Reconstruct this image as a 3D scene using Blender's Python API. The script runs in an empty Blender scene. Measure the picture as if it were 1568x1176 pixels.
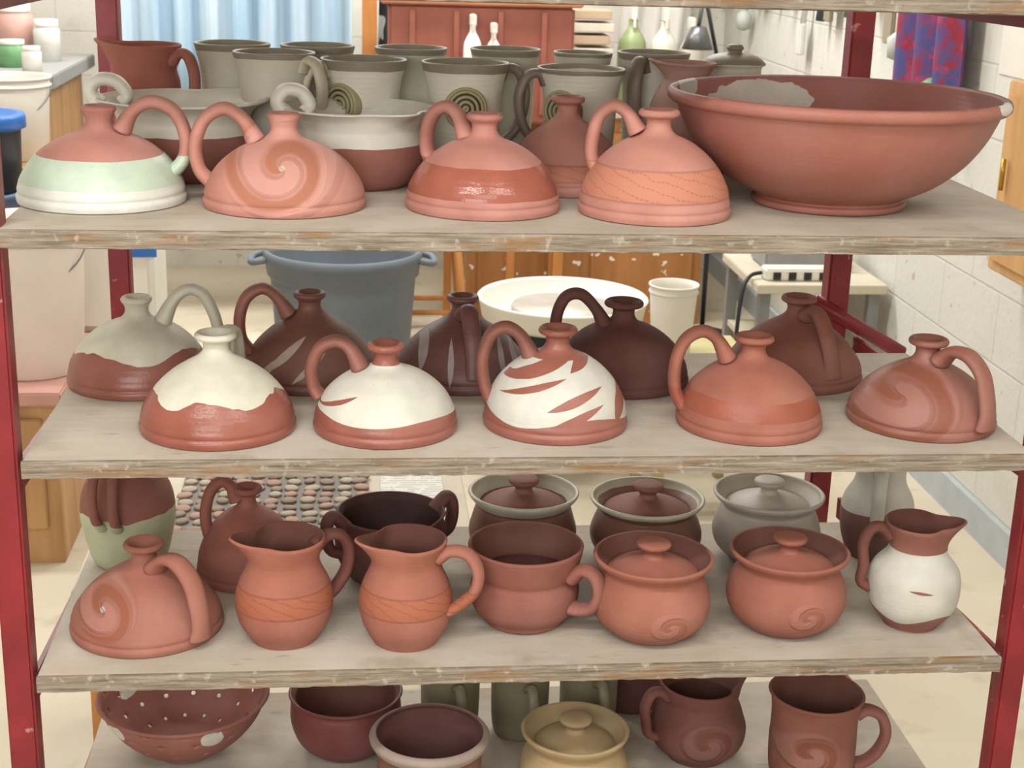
import bpy, math, random
from mathutils import Vector, Matrix
random.seed(7)
sc=bpy.context.scene
try: sc.view_settings.view_transform='Standard'
except Exception: pass
pi=math.pi
def lin(c):
    r=[]
    for v in c[:3]:
        v/=255.; r.append(v/12.92 if v<=.04045 else ((v+.055)/1.055)**2.4)
    return (r[0],r[1],r[2],1)
# ------------------------------------------------------------ node helpers
class NT:
    def __init__(s,name):
        s.m=bpy.data.materials.new(name); s.m.use_nodes=True
        s.t=s.m.node_tree; s.b=s.t.nodes['Principled BSDF']
        tc=s.t.nodes.new('ShaderNodeTexCoord'); s.co=tc.outputs['Object']
        sp=s.t.nodes.new('ShaderNodeSeparateXYZ'); s.t.links.new(s.co,sp.inputs[0])
        s.x,s.y,s.z=sp.outputs
    def put(s,inp,v):
        if isinstance(v,bpy.types.NodeSocket): s.t.links.new(v,inp)
        else: inp.default_value=v
    def M(s,op,a,b=0.,c=0.):
        n=s.t.nodes.new('ShaderNodeMath'); n.operation=op
        s.put(n.inputs[0],a); s.put(n.inputs[1],b); s.put(n.inputs[2],c)
        return n.outputs[0]
    def noise(s,scale,detail=3,vec=None,stretch=None,rough=.5):
        n=s.t.nodes.new('ShaderNodeTexNoise'); n.inputs['Scale'].default_value=scale
        n.inputs['Detail'].default_value=detail; n.inputs['Roughness'].default_value=rough
        v=vec or s.co
        if stretch:
            mp=s.t.nodes.new('ShaderNodeMapping'); mp.inputs['Scale'].default_value=stretch
            s.t.links.new(v,mp.inputs[0]); v=mp.outputs[0]
        s.t.links.new(v,n.inputs['Vector'])
        return n.outputs[0]
    def mix(s,f,a,b):
        n=s.t.nodes.new('ShaderNodeMix'); n.data_type='RGBA'
        s.put(n.inputs[0],f); s.put(n.inputs[6],a); s.put(n.inputs[7],b)
        return n.outputs[2]
    def mixf(s,f,a,b):
        n=s.t.nodes.new('ShaderNodeMix'); n.data_type='FLOAT'
        s.put(n.inputs[0],f); s.put(n.inputs[2],a); s.put(n.inputs[3],b)
        return n.outputs[0]
    def ramp(s,v,a,b):
        n=s.t.nodes.new('ShaderNodeMapRange'); s.put(n.inputs[0],v)
        n.inputs[1].default_value=a; n.inputs[2].default_value=b
        return n.outputs[0]
    def bump(s,h,dist,strength=1.):
        n=s.t.nodes.new('ShaderNodeBump'); n.inputs['Distance'].default_value=dist
        n.inputs['Strength'].default_value=strength
        s.put(n.inputs['Height'],h); s.t.links.new(n.outputs[0],s.b.inputs['Normal'])
    def fin(s,col,rough,metal=0.,spec=.5):
        s.put(s.b.inputs['Base Color'],col); s.put(s.b.inputs['Roughness'],rough)
        s.b.inputs['Metallic'].default_value=metal
        s.b.inputs['Specular IOR Level'].default_value=spec
        return s.m
_plain={}
def plain(name,c,rough=.6,var=.15,scale=12,metal=0.,spec=.4,emit=0):
    if name in _plain: return _plain[name]
    n=NT(name); c=lin(c)
    d=tuple(v*(1-var) for v in c[:3])+(1,)
    n.bump(n.noise(scale*6,3),.001,.3)
    m=n.fin(n.mix(n.ramp(n.noise(scale,4),.3,.7),d,c),rough,metal,spec)
    _plain[name]=m; return m
# pottery: layers=list of (color, rough, maskfunc(n)); swirl=(cx,cz,R,k)
def pot(name,c,rough=.62,layers=(),swirl=None,var=.17,rings=.5,carve=None,dot=None,ss=1.):
    if rough>.55: rough+=.14
    g=sum(c)/3.; c=tuple(min(235,.985*(v*.88+g*.12)) for v in c)
    n=NT(name); c=lin(c); d=tuple(v*(1-var) for v in c[:3])+(1,)
    dust=tuple(min(1,v*k+.035) for v,k in zip(c[:3],(1.02,1.10,1.15)))+(1,)
    col=n.mix(n.ramp(n.noise(22,5),.3,.7),d,c)
    col=n.mix(n.M('MULTIPLY',n.ramp(n.noise(9,5),.42,.68),.65),col,dust)
    col=n.mix(n.M('MULTIPLY',n.ramp(n.noise(130,3),.55,.75),.3),col,d)
    rgh=rough
    h=n.M('MULTIPLY',n.noise(240,3),.65)
    rg=n.M('SINE',n.M('ADD',n.M('MULTIPLY',n.z,950.),n.M('MULTIPLY',n.noise(8,1),4.)))
    h=n.M('ADD',h,n.M('MULTIPLY',rg,.15*rings))
    if swirl:
        cx,cz,R,k=swirl
        u=n.M('SUBTRACT',n.x,cx); v=n.M('MULTIPLY',n.M('SUBTRACT',n.z,cz),1.25)
        rr=n.M('SQRT',n.M('ADD',n.M('MULTIPLY',u,u),n.M('MULTIPLY',v,v)))
        th=n.M('ARCTAN2',v,u)
        sw=n.M('SINE',n.M('ADD',n.M('ADD',th,n.M('MULTIPLY',rr,k)),n.M('MULTIPLY',n.noise(12,1),.8)))
        inn=n.M('MULTIPLY',n.ramp(rr,R,R*.85),n.M('LESS_THAN',n.y,0.))
        sm=n.M('MULTIPLY',inn,n.ramp(sw,-.35,.35))
        gr=n.M('MULTIPLY',inn,n.ramp(sw,-.45,-.80))
        h=n.M('ADD',h,n.M('MULTIPLY',sm,4.5*ss))
        col=n.mix(n.M('MULTIPLY',sm,.6*ss),col,dust)
        col=n.mix(n.M('MULTIPLY',gr,min(1,.95*ss)),col,tuple(v*k2 for v,k2 in zip(c[:3],(.76,.66,.52)))+(1,))
        if dot: col=n.mix(n.M('MULTIPLY',n.M('LESS_THAN',rr,.0036),.5),col,lin(dot))
    if carve:
        z0,z1=carve
        bm=n.M('MULTIPLY',n.M('GREATER_THAN',n.z,z0),n.M('LESS_THAN',n.z,z1))
        th=n.M('ARCTAN2',n.y,n.x)
        w=n.M('SINE',n.M('ADD',n.M('MULTIPLY',th,6.),n.M('MULTIPLY',n.z,260.)))
        w2=n.M('ABSOLUTE',n.M('ADD',w,n.M('MULTIPLY',n.M('SUBTRACT',n.noise(40,2),.5),3.0)))
        dash=n.M('GREATER_THAN',n.M('SINE',n.M('MULTIPLY',th,90.)),-.5)
        g=n.M('MULTIPLY',n.M('MULTIPLY',bm,dash),n.M('LESS_THAN',w2,.20))
        h=n.M('SUBTRACT',h,n.M('MULTIPLY',g,3.))
        e=n.M('ADD',n.M('LESS_THAN',n.M('ABSOLUTE',n.M('SUBTRACT',n.z,z0)),.0011),n.M('LESS_THAN',n.M('ABSOLUTE',n.M('SUBTRACT',n.z,z1)),.0011))
        h=n.M('SUBTRACT',h,n.M('MULTIPLY',e,4.))
        oc=tuple(min(1,v*k) for v,k in zip(c[:3],(1.0,.92,.76)))+(1,)
        dk=tuple(v*.62 for v in c[:3])+(1,)
        col=n.mix(bm,col,oc)
        col=n.mix(n.M('MULTIPLY',n.M('MAXIMUM',g,e),.6),col,dk)
    for lc,lr,mf in layers:
        lc=lin(lc); ld=tuple(v*.86 for v in lc[:3])+(1,)
        m=mf(n)
        lcol=n.mix(n.ramp(n.noise(30,4),.35,.7),ld,lc)
        sp=n.M('GREATER_THAN',n.noise(210,1),.76)
        lcol=n.mix(n.M('MULTIPLY',sp,.3),lcol,lin((140,110,90)))
        col=n.mix(m,col,lcol); rgh=n.mixf(m,rgh,lr)
        h=n.M('ADD',h,n.M('MULTIPLY',m,.6))
    n.bump(h,.00055)
    return n.fin(col,rgh,0,.35)
def above(z0,amp=0.,k=5,ph=0.,na=.006,ns=18):
    def f(n):
        th=n.M('ARCTAN2',n.y,n.x)
        w=n.M('MULTIPLY',n.M('SINE',n.M('ADD',n.M('MULTIPLY',th,float(k)),ph)),amp)
        nz=n.M('MULTIPLY',n.M('SUBTRACT',n.noise(ns,2),.5),na)
        zz=n.M('ADD',n.z,n.M('ADD',w,nz))
        return n.M('GREATER_THAN',zz,z0)
    return f
def below(z0,na=.002):
    def f(n):
        nz=n.M('MULTIPLY',n.M('SUBTRACT',n.noise(18,2),.5),na)
        return n.M('LESS_THAN',n.M('ADD',n.z,nz),z0)
    return f
def band(z0,z1,amp=0.,k=5,ph=0.,na=.004):
    a=above(z0,amp,k,ph,na); b=below(z1,na)
    return lambda n:n.M('MULTIPLY',a(n),b(n))
def leaves(ls,nz=.22):
    """brush-stroke leaf shapes on the front: (cx,cz,angle,half_len,half_w)"""
    def f(n):
        tot=None
        for cx,cz,an,L,W in ls:
            u=n.M('SUBTRACT',n.x,cx); v=n.M('SUBTRACT',n.z,cz)
            a=n.M('ADD',n.M('MULTIPLY',u,math.cos(an)/L),n.M('MULTIPLY',v,math.sin(an)/L))
            b=n.M('ADD',n.M('MULTIPLY',u,-math.sin(an)/W),n.M('MULTIPLY',v,math.cos(an)/W))
            b=n.M('ADD',b,n.M('MULTIPLY',n.M('SUBTRACT',n.noise(40,2),.5),nz))
            q=n.M('ADD',n.M('MULTIPLY',a,a),n.M('ABSOLUTE',b))
            m=n.M('LESS_THAN',q,1.)
            tot=m if tot is None else n.M('MAXIMUM',tot,m)
        return n.M('MULTIPLY',tot,n.M('LESS_THAN',n.y,0.))
    return f
def minus(a,b):
    return lambda n:n.M('MULTIPLY',a(n),n.M('SUBTRACT',1.,b(n)))
def disc(cx,cz,r,back=None,sx=1.):
    def f(n):
        u=n.M('MULTIPLY',n.M('SUBTRACT',n.x,cx),sx); v=n.M('SUBTRACT',n.z,cz)
        rr=n.M('SQRT',n.M('ADD',n.M('MULTIPLY',u,u),n.M('MULTIPLY',v,v)))
        rr=n.M('ADD',rr,n.M('MULTIPLY',n.M('SUBTRACT',n.noise(40,2),.5),r*.5))
        m=n.M('LESS_THAN',rr,r)
        if back is not None: m=n.M('MULTIPLY',m,n.M('GREATER_THAN' if back else 'LESS_THAN',n.y,0.))
        return m
    return f
# ------------------------------------------------------------ mesh builder
def cat(pts,n=5):
    out=[]; N=len(pts)
    for i in range(N-1):
        p0=pts[max(i-1,0)];p1=pts[i];p2=pts[i+1];p3=pts[min(i+2,N-1)]
        for k in range(n):
            t=k/n
            out.append(tuple(.5*((2*b)+(-a+c)*t+(2*a-5*b+4*c-d)*t*t+(-a+3*b-3*c+d)*t**3) for a,b,c,d in zip(p0,p1,p2,p3)))
    out.append(tuple(pts[-1])); return out
class B:
    def __init__(s,name): s.name=name; s.v=[];s.f=[];s.mi=[];s.sm=[];s.mats=[]
    def mid(s,m):
        if m not in s.mats: s.mats.append(m)
        return s.mats.index(m)
    def add(s,vs,fs,m,smooth=True):
        o=len(s.v); s.v+=[tuple(v) for v in vs]; k=s.mid(m)
        for f in fs: s.f.append(tuple(i+o for i in f)); s.mi.append(k); s.sm.append(smooth)
    def lathe(s,prof,m,seg=64,c=(0,0,0),deform=None,M=None,skip=None):
        vs=[];fs=[];rings=[]
        for r,z in prof:
            if r<1e-5: rings.append([len(vs)]); vs.append(Vector((0,0,z)))
            else:
                rings.append(list(range(len(vs),len(vs)+seg)))
                for k in range(seg):
                    a=2*pi*k/seg; vs.append(Vector((r*math.cos(a),r*math.sin(a),z)))
        for i in range(len(rings)-1):
            A,Bq=rings[i],rings[i+1]
            for k in range(seg):
                if skip and skip(i,k): continue
                k2=(k+1)%seg
                if len(A)==1 and len(Bq)==1: continue
                if len(A)==1: fs.append((A[0],Bq[k2],Bq[k]))
                elif len(Bq)==1: fs.append((A[k],A[k2],Bq[0]))
                else: fs.append((A[k],A[k2],Bq[k2],Bq[k]))
        if deform: vs=[deform(v) for v in vs]
        if M: vs=[M@v for v in vs]
        vs=[v+Vector(c) for v in vs]
        s.add(vs,fs,m); return s
    def sweep(s,path,w,t,m,side,seg=14,n=7):
        K=len(path)
        ws=w if isinstance(w,(list,tuple)) else [w]*K
        ts=t if isinstance(t,(list,tuple)) else [t]*K
        P=cat([tuple(p)+(ws[i],ts[i]) for i,p in enumerate(path)],n)
        side=Vector(side).normalized(); vs=[];fs=[]
        for i,p in enumerate(P):
            a=Vector(P[max(i-1,0)][:3]);b=Vector(P[min(i+1,len(P)-1)][:3])
            T=(b-a).normalized(); nn=T.cross(side).normalized(); sd=nn.cross(T).normalized()
            for k in range(seg):
                th=2*pi*k/seg
                vs.append(Vector(p[:3])+sd*p[3]*math.cos(th)+nn*p[4]*math.sin(th))
        for i in range(len(P)-1):
            for k in range(seg):
                k2=(k+1)%seg; fs.append((i*seg+k,i*seg+k2,(i+1)*seg+k2,(i+1)*seg+k))
        fs.append(tuple(range(seg))[::-1]); e=(len(P)-1)*seg; fs.append(tuple(range(e,e+seg)))
        s.add(vs,fs,m); return s
    def handle(s,az,pts,w,t,m,c=(0,0)):
        a=math.radians(az); d=Vector((math.cos(a),math.sin(a),0)); sd=Vector((-d.y,d.x,0))
        return s.sweep([Vector((c[0],c[1],0))+d*r+Vector((0,0,z)) for r,z in pts],w,t,m,sd)
    def box(s,lo,hi,m,bev=0.,M=None):
        x0,y0,z0=lo;x1,y1,z1=hi
        if bev<=0:
            vs=[Vector(p) for p in [(x0,y0,z0),(x1,y0,z0),(x1,y1,z0),(x0,y1,z0),(x0,y0,z1),(x1,y0,z1),(x1,y1,z1),(x0,y1,z1)]]
            fs=[(3,2,1,0),(4,5,6,7),(0,1,5,4),(1,2,6,5),(2,3,7,6),(3,0,4,7)]
        else:
            import bmesh
            bm=bmesh.new(); r=bmesh.ops.create_cube(bm,size=1)
            for v in bm.verts: v.co=Vector(((x0+x1)/2+v.co.x*(x1-x0),(y0+y1)/2+v.co.y*(y1-y0),(z0+z1)/2+v.co.z*(z1-z0)))
            bmesh.ops.bevel(bm,geom=bm.edges[:],offset=bev,segments=2,affect='EDGES')
            bm.verts.index_update(); vs=[v.co.copy() for v in bm.verts]; fs=[tuple(v.index for v in f.verts) for f in bm.faces]; bm.free()
        if M: vs=[M@v for v in vs]
        s.add(vs,fs,m,False); return s
    def tube(s,a,b,r,m,seg=12):
        a=Vector(a);b=Vector(b);T=(b-a).normalized()
        sd=T.cross(Vector((0,0,1))) if abs(T.z)<.9 else Vector((1,0,0))
        return s.sweep([a,(a+b)/2,b],r,r,m,sd,seg,1)
    def out(s,loc=(0,0,0),solid=0,sub=0):
        me=bpy.data.meshes.new(s.name); me.from_pydata(s.v,[],s.f)
        for m in s.mats: me.materials.append(m)
        me.polygons.foreach_set('material_index',s.mi); me.polygons.foreach_set('use_smooth',s.sm)
        me.update(); o=bpy.data.objects.new(s.name,me); sc.collection.objects.link(o); o.location=loc
        if solid:
            md=o.modifiers.new('thick','SOLIDIFY'); md.thickness=solid; md.offset=0
        if sub:
            md=o.modifiers.new('sub','SUBSURF'); md.levels=sub; md.render_levels=sub
        return o
def spout(az,amt,zr,width=.35,lift=.3,pinch=.0):
    a0=math.radians(az)
    def f(v):
        r=math.hypot(v.x,v.y)
        if v.z<zr[0] or r<1e-5: return v
        t=min(1,(v.z-zr[0])/(zr[1]-zr[0])); t=t*t
        a=math.atan2(v.y,v.x); d=(a-a0+pi)%(2*pi)-pi
        g=math.exp(-(d/width)**2); g2=math.exp(-((abs(d)-width*2.1)/width)**2)
        k=amt*t*g-pinch*t*g2
        return Vector((v.x*(1+k/r),v.y*(1+k/r),v.z+lift*amt*t*g))
    return f
def wob(seed,a=.012):
    rnd=random.Random(seed); p=rnd.random()*6; q=rnd.random()*6
    def f(v):
        th=math.atan2(v.y,v.x); k=1+a*math.sin(2*th+p)*.6+a*math.sin(3*th+q)*.3
        return Vector((v.x*k,v.y*k,v.z))
    return f
def comp(f,g): return lambda v:g(f(v))
# ------------------------------------------------------------ levels
ZS={1:0.,2:-.2718,3:-.5489,4:-.8264,0:.2766}
FLOOR=-1.30
PINK=(190,124,109)
# ------------------------------------------------------------ butter domes
def dome(name,X,Y,s,R,h,m,az=None,hp=None,k=.19,shape=1.,hw=.0125,ht=.0082,hm=None,seed=0):
    b=B(name)
    sh=shape
    nz=h-.029
    pr=[(0,.004),(R*.8,.004),(R*.95,0),(R*.99,.001),(R,.005),(R*1.0,.009),(R*.975,.0125),(R*.985,.016),(R*.97,.022),
        (R*(.93+.01*sh),nz*.36),(R*(.79+.03*sh),nz*.58),(R*(.60+.04*sh),nz*.77),(R*(.40+.04*sh),nz*.905),(R*.245,nz*.99),(R*.175,nz+.006),(R*.16,nz+.012),
        (R*.175,nz+.018),(R*k,nz+.0215),(R*(k+.018),nz+.025),(R*k,nz+.0285),(R*(k-.045),nz+.029),(R*.09,nz+.020),(0,nz+.016)]
    pr=pr[:3]+cat(pr[3:],3)
    b.lathe(pr,m,72,deform=wob(seed+X*100,.010))
    if az is not None:
        hp=hp or [(.026,.088),(.040,.112),(.062,.124),(.087,.114),(.100,.085),(.098,.056),(.084,.038)]
        sc_=R/.098; zz=h/.118
        pts=[(r*sc_,z*zz) for r,z in hp]
        n=len(pts)
        ws=[hw*1.35]+[hw*1.05]+[hw]*(n-3)+[hw*1.25]; ts=[ht*1.5]+[ht]*(n-2)+[ht*1.1]
        b.handle(az,pts,ws,ts,hm or m)
    return b.out((X,Y,ZS[s]))
mA=pot('clay_mint_band',PINK,.6,[((190,206,186),.35,below(.058)),((216,216,206),.35,below(.026))])
mB=pot('clay_swirl_pink',(196,130,113),.6,swirl=(0.0,.056,.074,120.),dot=(200,200,180))
mC=pot('clay_gloss_band',PINK,.6,[((160,94,78),.15,band(.022,.058))])
mD=pot('clay_carved_pink',(196,130,113),.58,carve=(.026,.062))
mE=pot('clay_impressed',(184,120,104),.62,carve=(.02,.04))
small=[(.024,.086),(.036,.112),(.052,.122),(.070,.114),(.080,.092),(.080,.066),(.072,.052)]
dome('terracotta_dome_lid',-.532,.190,1,.101,.115,mA,-4)
dome('terracotta_dome_lid',-.310,.171,1,.099,.112,mB,178,[(.034,.082),(.048,.108),(.070,.122),(.094,.108),(.106,.075),(.102,.045),(.090,.030)])
dome('terracotta_dome_lid',-.067,.167,1,.096,.116,mC,150,small,k=.22)
dome('terracotta_dome_lid',.144,.141,1,.094,.127,mD,165,[(.026,.092),(.040,.112),(.058,.120),(.076,.108),(.084,.082),(.084,.06),(.076,.046)],k=.25)
dome('terracotta_dome_lid',.056,.318,1,.084,.122,mE,75,[(.024,.070),(.036,.092),(.052,.100),(.070,.095),(.080,.075),(.080,.056),(.076,.042)],k=.25,shape=-.5)
# shelf 2
ma=pot('glaze_offwhite_over_terra',(152,86,72),.3,[((204,199,182),.5,above(.050,.005,4,1.,.02))])
mb=pot('dark_brown_strokes',(124,76,64),.5,[((176,158,140),.5,leaves([(-.03,.05,.7,.035,.005),(.0,.035,.7,.03,.004),(-.055,.03,.8,.022,.004)]))])
mc=pot('dark_violet_strokes',(116,72,66),.45,[((164,152,150),.5,leaves([(-.055,.055,1.35,.03,.006),(-.02,.04,1.5,.03,.004),(.05,.045,1.7,.028,.004),(.07,.04,1.9,.024,.004)]))])
md_=pot('dark_chocolate_clay',(108,62,54),.7)
me_=pot('brown_clay',(144,86,70),.65)
mf=pot('cream_dip_over_terra',(158,84,66),.25,[((208,204,188),.55,above(.050,.0045,5,.4,.022,22))])
mg=pot('cream_with_clay_knob',(160,90,74),.3,[((208,206,194),.55,minus(band(.028,.083,.003,3,1.),leaves([(-.06,.046,.4,.028,.0022),(-.065,.070,.6,.022,.009)])))])
mg2=pot('handle_clay_mid',(148,88,74),.5)
mh=pot('cream_stroke_swirl',(162,94,78),.35,[((208,206,195),.5,minus(band(.024,.092,.006,3,2.),leaves([(-.02,.086,.35,.06,.006),(-.035,.064,.3,.042,.0035),(.015,.052,.32,.038,.0055),(.01,.028,.38,.045,.006),(.078,.045,1.3,.03,.009),(.035,.098,.6,.03,.009)])))])
mi=pot('matte_terracotta',(168,98,79),.6,[((156,88,70),.38,band(.028,.05))])
mj=pot('swirl_terracotta',(158,96,81),.5,swirl=(-.050,.052,.075,90.),ss=.9)
dome('glazed_dome_lid',-.517,.322,2,.096,.118,ma,8,[(.034,.082),(.050,.112),(.070,.126),(.090,.118),(.103,.092),(.108,.074),(.112,.055)],k=.2)
dome('brown_dome_lid',-.287,.340,2,.095,.121,mb,186,[(.030,.088),(.046,.112),(.066,.124),(.088,.112),(.098,.085),(.096,.056),(.084,.038)],k=.22,shape=-1,hm=mg2)
dome('brown_dome_lid',-.077,.340,2,.095,.117,mc,-82,[(.022,.094),(.036,.106),(.052,.100),(.070,.075),(.084,.045),(.090,.02)],k=.22,shape=-1)
dome('brown_dome_lid',.146,.322,2,.095,.115,md_,178,[(.026,.080),(.040,.105),(.062,.126),(.084,.122),(.096,.095),(.096,.06),(.084,.038)],k=.27)
dome('brown_dome_lid',.400,.340,2,.097,.118,me_,-70,[(.022,.094),(.036,.104),(.052,.098),(.070,.075),(.084,.045),(.090,.02)],k=.24,shape=-.6)
dome('glazed_dome_lid',-.395,.125,2,.096,.122,mf,80,[(.026,.08),(.04,.098),(.06,.104),(.082,.096),(.094,.07),(.09,.045),(.08,.035)],k=.25,shape=-.3)
dome('glazed_dome_lid',-.187,.123,2,.091,.109,mg,172,[(.034,.082),(.048,.108),(.066,.118),(.088,.108),(.100,.080),(.098,.054),(.090,.040)],k=.24,shape=1.5,hm=mg2,hw=.013)
dome('glazed_dome_lid',.029,.134,2,.092,.127,mh,174,[(.034,.080),(.050,.106),(.070,.116),(.090,.106),(.100,.078),(.098,.050),(.088,.026)],k=.25,hm=mg2,hw=.013)
dome('terracotta_dome_lid',.281,.129,2,.094,.118,mi,176,[(.034,.086),(.050,.112),(.070,.122),(.092,.110),(.103,.080),(.102,.045),(.090,.022)],k=.25,hw=.013)
dome('terracotta_dome_lid',.515,.138,2,.096,.112,mj,-58,[(.022,.092),(.040,.108),(.064,.108),(.086,.090),(.097,.062),(.102,.036),(.100,.016)],k=.25,shape=-.2,hw=.014)
# shelf 3 dome
mk=pot('swirl_terracotta_b',(166,100,82),.6,swirl=(-.045,.052,.046,150.),dot=(190,200,200))
dome('terracotta_dome_lid',-.495,.138,3,.097,.118,mk,-42,[(.022,.088),(.040,.104),(.064,.106),(.088,.088),(.100,.058),(.104,.032),(.102,.014)],k=.25,shape=-.4,hw=.014)
ms=pot('clay_mid_plain',(158,92,77),.6)
dome('terracotta_dome_lid',-.375,.300,3,.073,.130,ms,178,[(.018,.100),(.030,.118),(.048,.124),(.068,.110),(.078,.082),(.074,.055),(.064,.044)],k=.27,hw=.010)
# ------------------------------------------------------------ generic open vessels
def vessel(name,X,Y,s,outer,m,th=.005,inner_m=None,spt=None,handles=(),extra=None,seed=1,seg=72):
    b=B(name)
    o=cat(outer,4); rr,rz=o[-1]
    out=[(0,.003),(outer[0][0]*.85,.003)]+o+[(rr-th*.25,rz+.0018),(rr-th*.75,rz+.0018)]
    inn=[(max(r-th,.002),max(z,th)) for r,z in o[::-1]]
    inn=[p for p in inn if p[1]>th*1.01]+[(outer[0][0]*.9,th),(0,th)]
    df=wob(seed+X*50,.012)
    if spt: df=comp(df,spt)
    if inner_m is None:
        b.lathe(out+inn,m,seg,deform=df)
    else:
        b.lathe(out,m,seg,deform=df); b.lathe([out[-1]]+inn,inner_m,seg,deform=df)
    for az,pts,w,t,hm in handles:
        n=len(pts); b.handle(az,pts,[w*1.3]+[w]*(n-2)+[w*1.25],[t*1.3]+[t]*(n-2)+[t],hm or m)
    if extra: extra(b)
    return b.out((X,Y,ZS[s]))
# big bowl
mbowl=pot('bowl_clay',(168,100,84),.5,[((214,210,202),.4,disc(-.172,.140,.017,True)),((222,216,206),.4,disc(.172,.142,.010,False,.6))],var=.08,rings=.3)
mbowl_in=pot('bowl_clay_inner',(178,108,94),.55,[((226,218,206),.5,disc(-.055,.112,.028,True,.36)),((214,210,202),.4,disc(-.172,.140,.019,True))],var=.1)
def bowl():
    b=B('large_terracotta_bowl')
    o=[(.093,0),(.098,.002),(.099,.008),(.094,.012),(.102,.017),(.134,.033),(.166,.060),(.188,.090),(.200,.116),(.204,.127)]
    o=cat(o,4)+[(.211,.128),(.2155,.132),(.2165,.138),(.214,.143),(.209,.145),(.204,.142)]
    i=cat([(.204,.142),(.196,.120),(.182,.094),(.160,.064),(.128,.038),(.08,.022),(.04,.017)],4)+[(0,.016)]
    df=wob(3,.006)
    b.lathe([(0,.005),(.088,.005)]+o,mbowl,96,deform=df); b.lathe(i,mbowl_in,96,deform=df)
    return b.out((.390,.222,0))
bowl()
# batter bowls with white upper glaze
mbat=pot('white_over_terra',(164,96,82),.6,[((230,226,214),.5,above(.058,.0,3))])
mbat2=pot('white_over_terra_b',(158,92,78),.6,[((228,224,210),.5,above(.062,.0,3))])
def batter(X,Y,s,sc_,m,az,hz,seed,hgt):
    o=[(.062,0),(.074,.010),(.086,.030),(.088,.050),(.082,.068),(.080,.076),(.086,.088),(.097,.096),(.104,.099)]
    z=hgt/.1
    o=[(r*sc_,zz*z) for r,zz in o]
    R=.100*sc_
    hp=[(R*.98,.092*z),(R*1.08,.108*z),(R*.98,.122*z),(R*.78,.120*z),(R*.66,.104*z),(R*.72,.094*z)]
    sp1=spout(az,.016,(.075*z,.1*z),.22,.1,.010)
    return vessel('batter_bowl',X,Y,s,o,m,.006,spt=sp1,handles=[(hz,hp,.014,.009,None)],seed=seed)
batter(-.452,.378,1,1.10,mbat2,60,185,3,.104)
batter(-.220,.330,1,1.0,mbat,-55,195,5,.102)
mpit=pot('pitcher_clay_grey',(172,98,82),.6)
def pitcher(name,X,Y,s,H,rb,rm,rn,rr,m,sp,hz,hm=None,inner=None,hs=1.,seed=1,sa=.016,hw=.010,ht=.0075):
    o=[(rb*.95,0),(rb,.004),(rm*.93,H*.2),(rm,H*.40),(rm*.93,H*.56),(rn*1.08,H*.70),(rn,H*.79),(rn*1.05,H*.88),(rr,H)]
    hp=[(rn*.95,H*.86),(rn+.014*hs,H*.94),(rn+.034*hs,H*.92),(rn+.046*hs,H*.76),(rn+.042*hs,H*.56),(rm+.010,H*.40),(rm*.97,H*.34)]
    return vessel(name,X,Y,s,o,m,.0045,spt=spout(sp,sa,(H*.78,H),.42,.35,.008),inner_m=inner,handles=[(hz,hp,hw,ht,hm)],seed=seed)
pitcher('terracotta_pitcher',-.522,.528,1,.160,.045,.056,.046,.054,mpit,170,-24,seed=2,hs=.75)
# stoneware mugs
mmug=pot('mug_celadon_grey',(228,223,200),.5,[((160,118,98),.6,below(.03)),((150,142,124),.45,above(.140,0,3))],var=.1,rings=1.)
mmug2=pot('mug_stone_grey',(208,202,180),.5,[((136,106,90),.6,below(.03)),((146,138,122),.45,above(.154,0,3))],var=.1)
mmedal=pot('mug_medallion',(178,168,124),.55,var=.2)
mmed2=pot('mug_medallion_groove',(80,74,58),.6)
mhdark=pot('mug_handle_dark',(132,114,98),.5)
mhtan=pot('mug_handle_tan',(206,192,166),.5)
def mug(X,Y,h,R,m,medal=None,haz=None,hm=None,nm='stoneware_mug'):
    o=[(R*.62,0),(R*.68,.006),(R*.76,h*.2),(R*.80,h*.45),(R*.82,h*.66),(R*.87,h*.82),(R*.96,h*.95),(R,h)]
    def ex(b):
        if medal is not None:
            a=math.radians(medal); d=Vector((math.cos(a),math.sin(a),0))
            rot=d.to_track_quat('Z','Y').to_matrix().to_4x4()
            M=Matrix.Translation(d*R*.80+Vector((0,0,h*.62)))@rot
            b.lathe([(0,.0045),(.0255,.0045),(.027,-.006)],mmed2,40,M=M)
            for i in range(4):
                r0=.0005+i*.0068
                b.lathe([(r0,.004),(r0,.007),(r0+.0012,.0082),(r0+.0030,.0082),(r0+.0042,.007),(r0+.0042,.004)],mmedal,40,M=M)
            b.lathe([(.0255,.0),(.0255,.0065),(.028,.0065),(.0295,.004),(.0295,-.008)],mmedal,40,M=M)
    hs=[]
    if haz is not None:
        hs=[(haz,[(R*.80,h*.86),(R*.95,h*.95),(R*1.25,h*.92),(R*1.42,h*.72),(R*1.3,h*.45),(R*.95,h*.28),(R*.72,h*.26)],.011,.007,hm)]
    return vessel(nm,X,Y,1,o,m,.005,handles=hs,extra=ex)
mug(-.400,.555,.162,.055,mmug2)
mug(-.335,.445,.160,.057,mmug2,haz=-35,hm=mhtan)
mug(-.278,.550,.162,.054,mmug2)
mug(-.213,.456,.152,.061,mmug,medal=-128,haz=200,hm=mhtan)
mug(-.144,.553,.161,.053,mmug2)
mug(-.072,.450,.151,.062,mmug,medal=-92,haz=10,hm=mhdark)
mug(-.006,.553,.162,.052,mmug2)
mug(.093,.458,.145,.063,mmug,medal=-128,haz=186,hm=mhdark)
mug(.110,.565,.158,.044,mmug2)
mug(.212,.545,.162,.054,mmug2,haz=-120,hm=mhdark)
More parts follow.
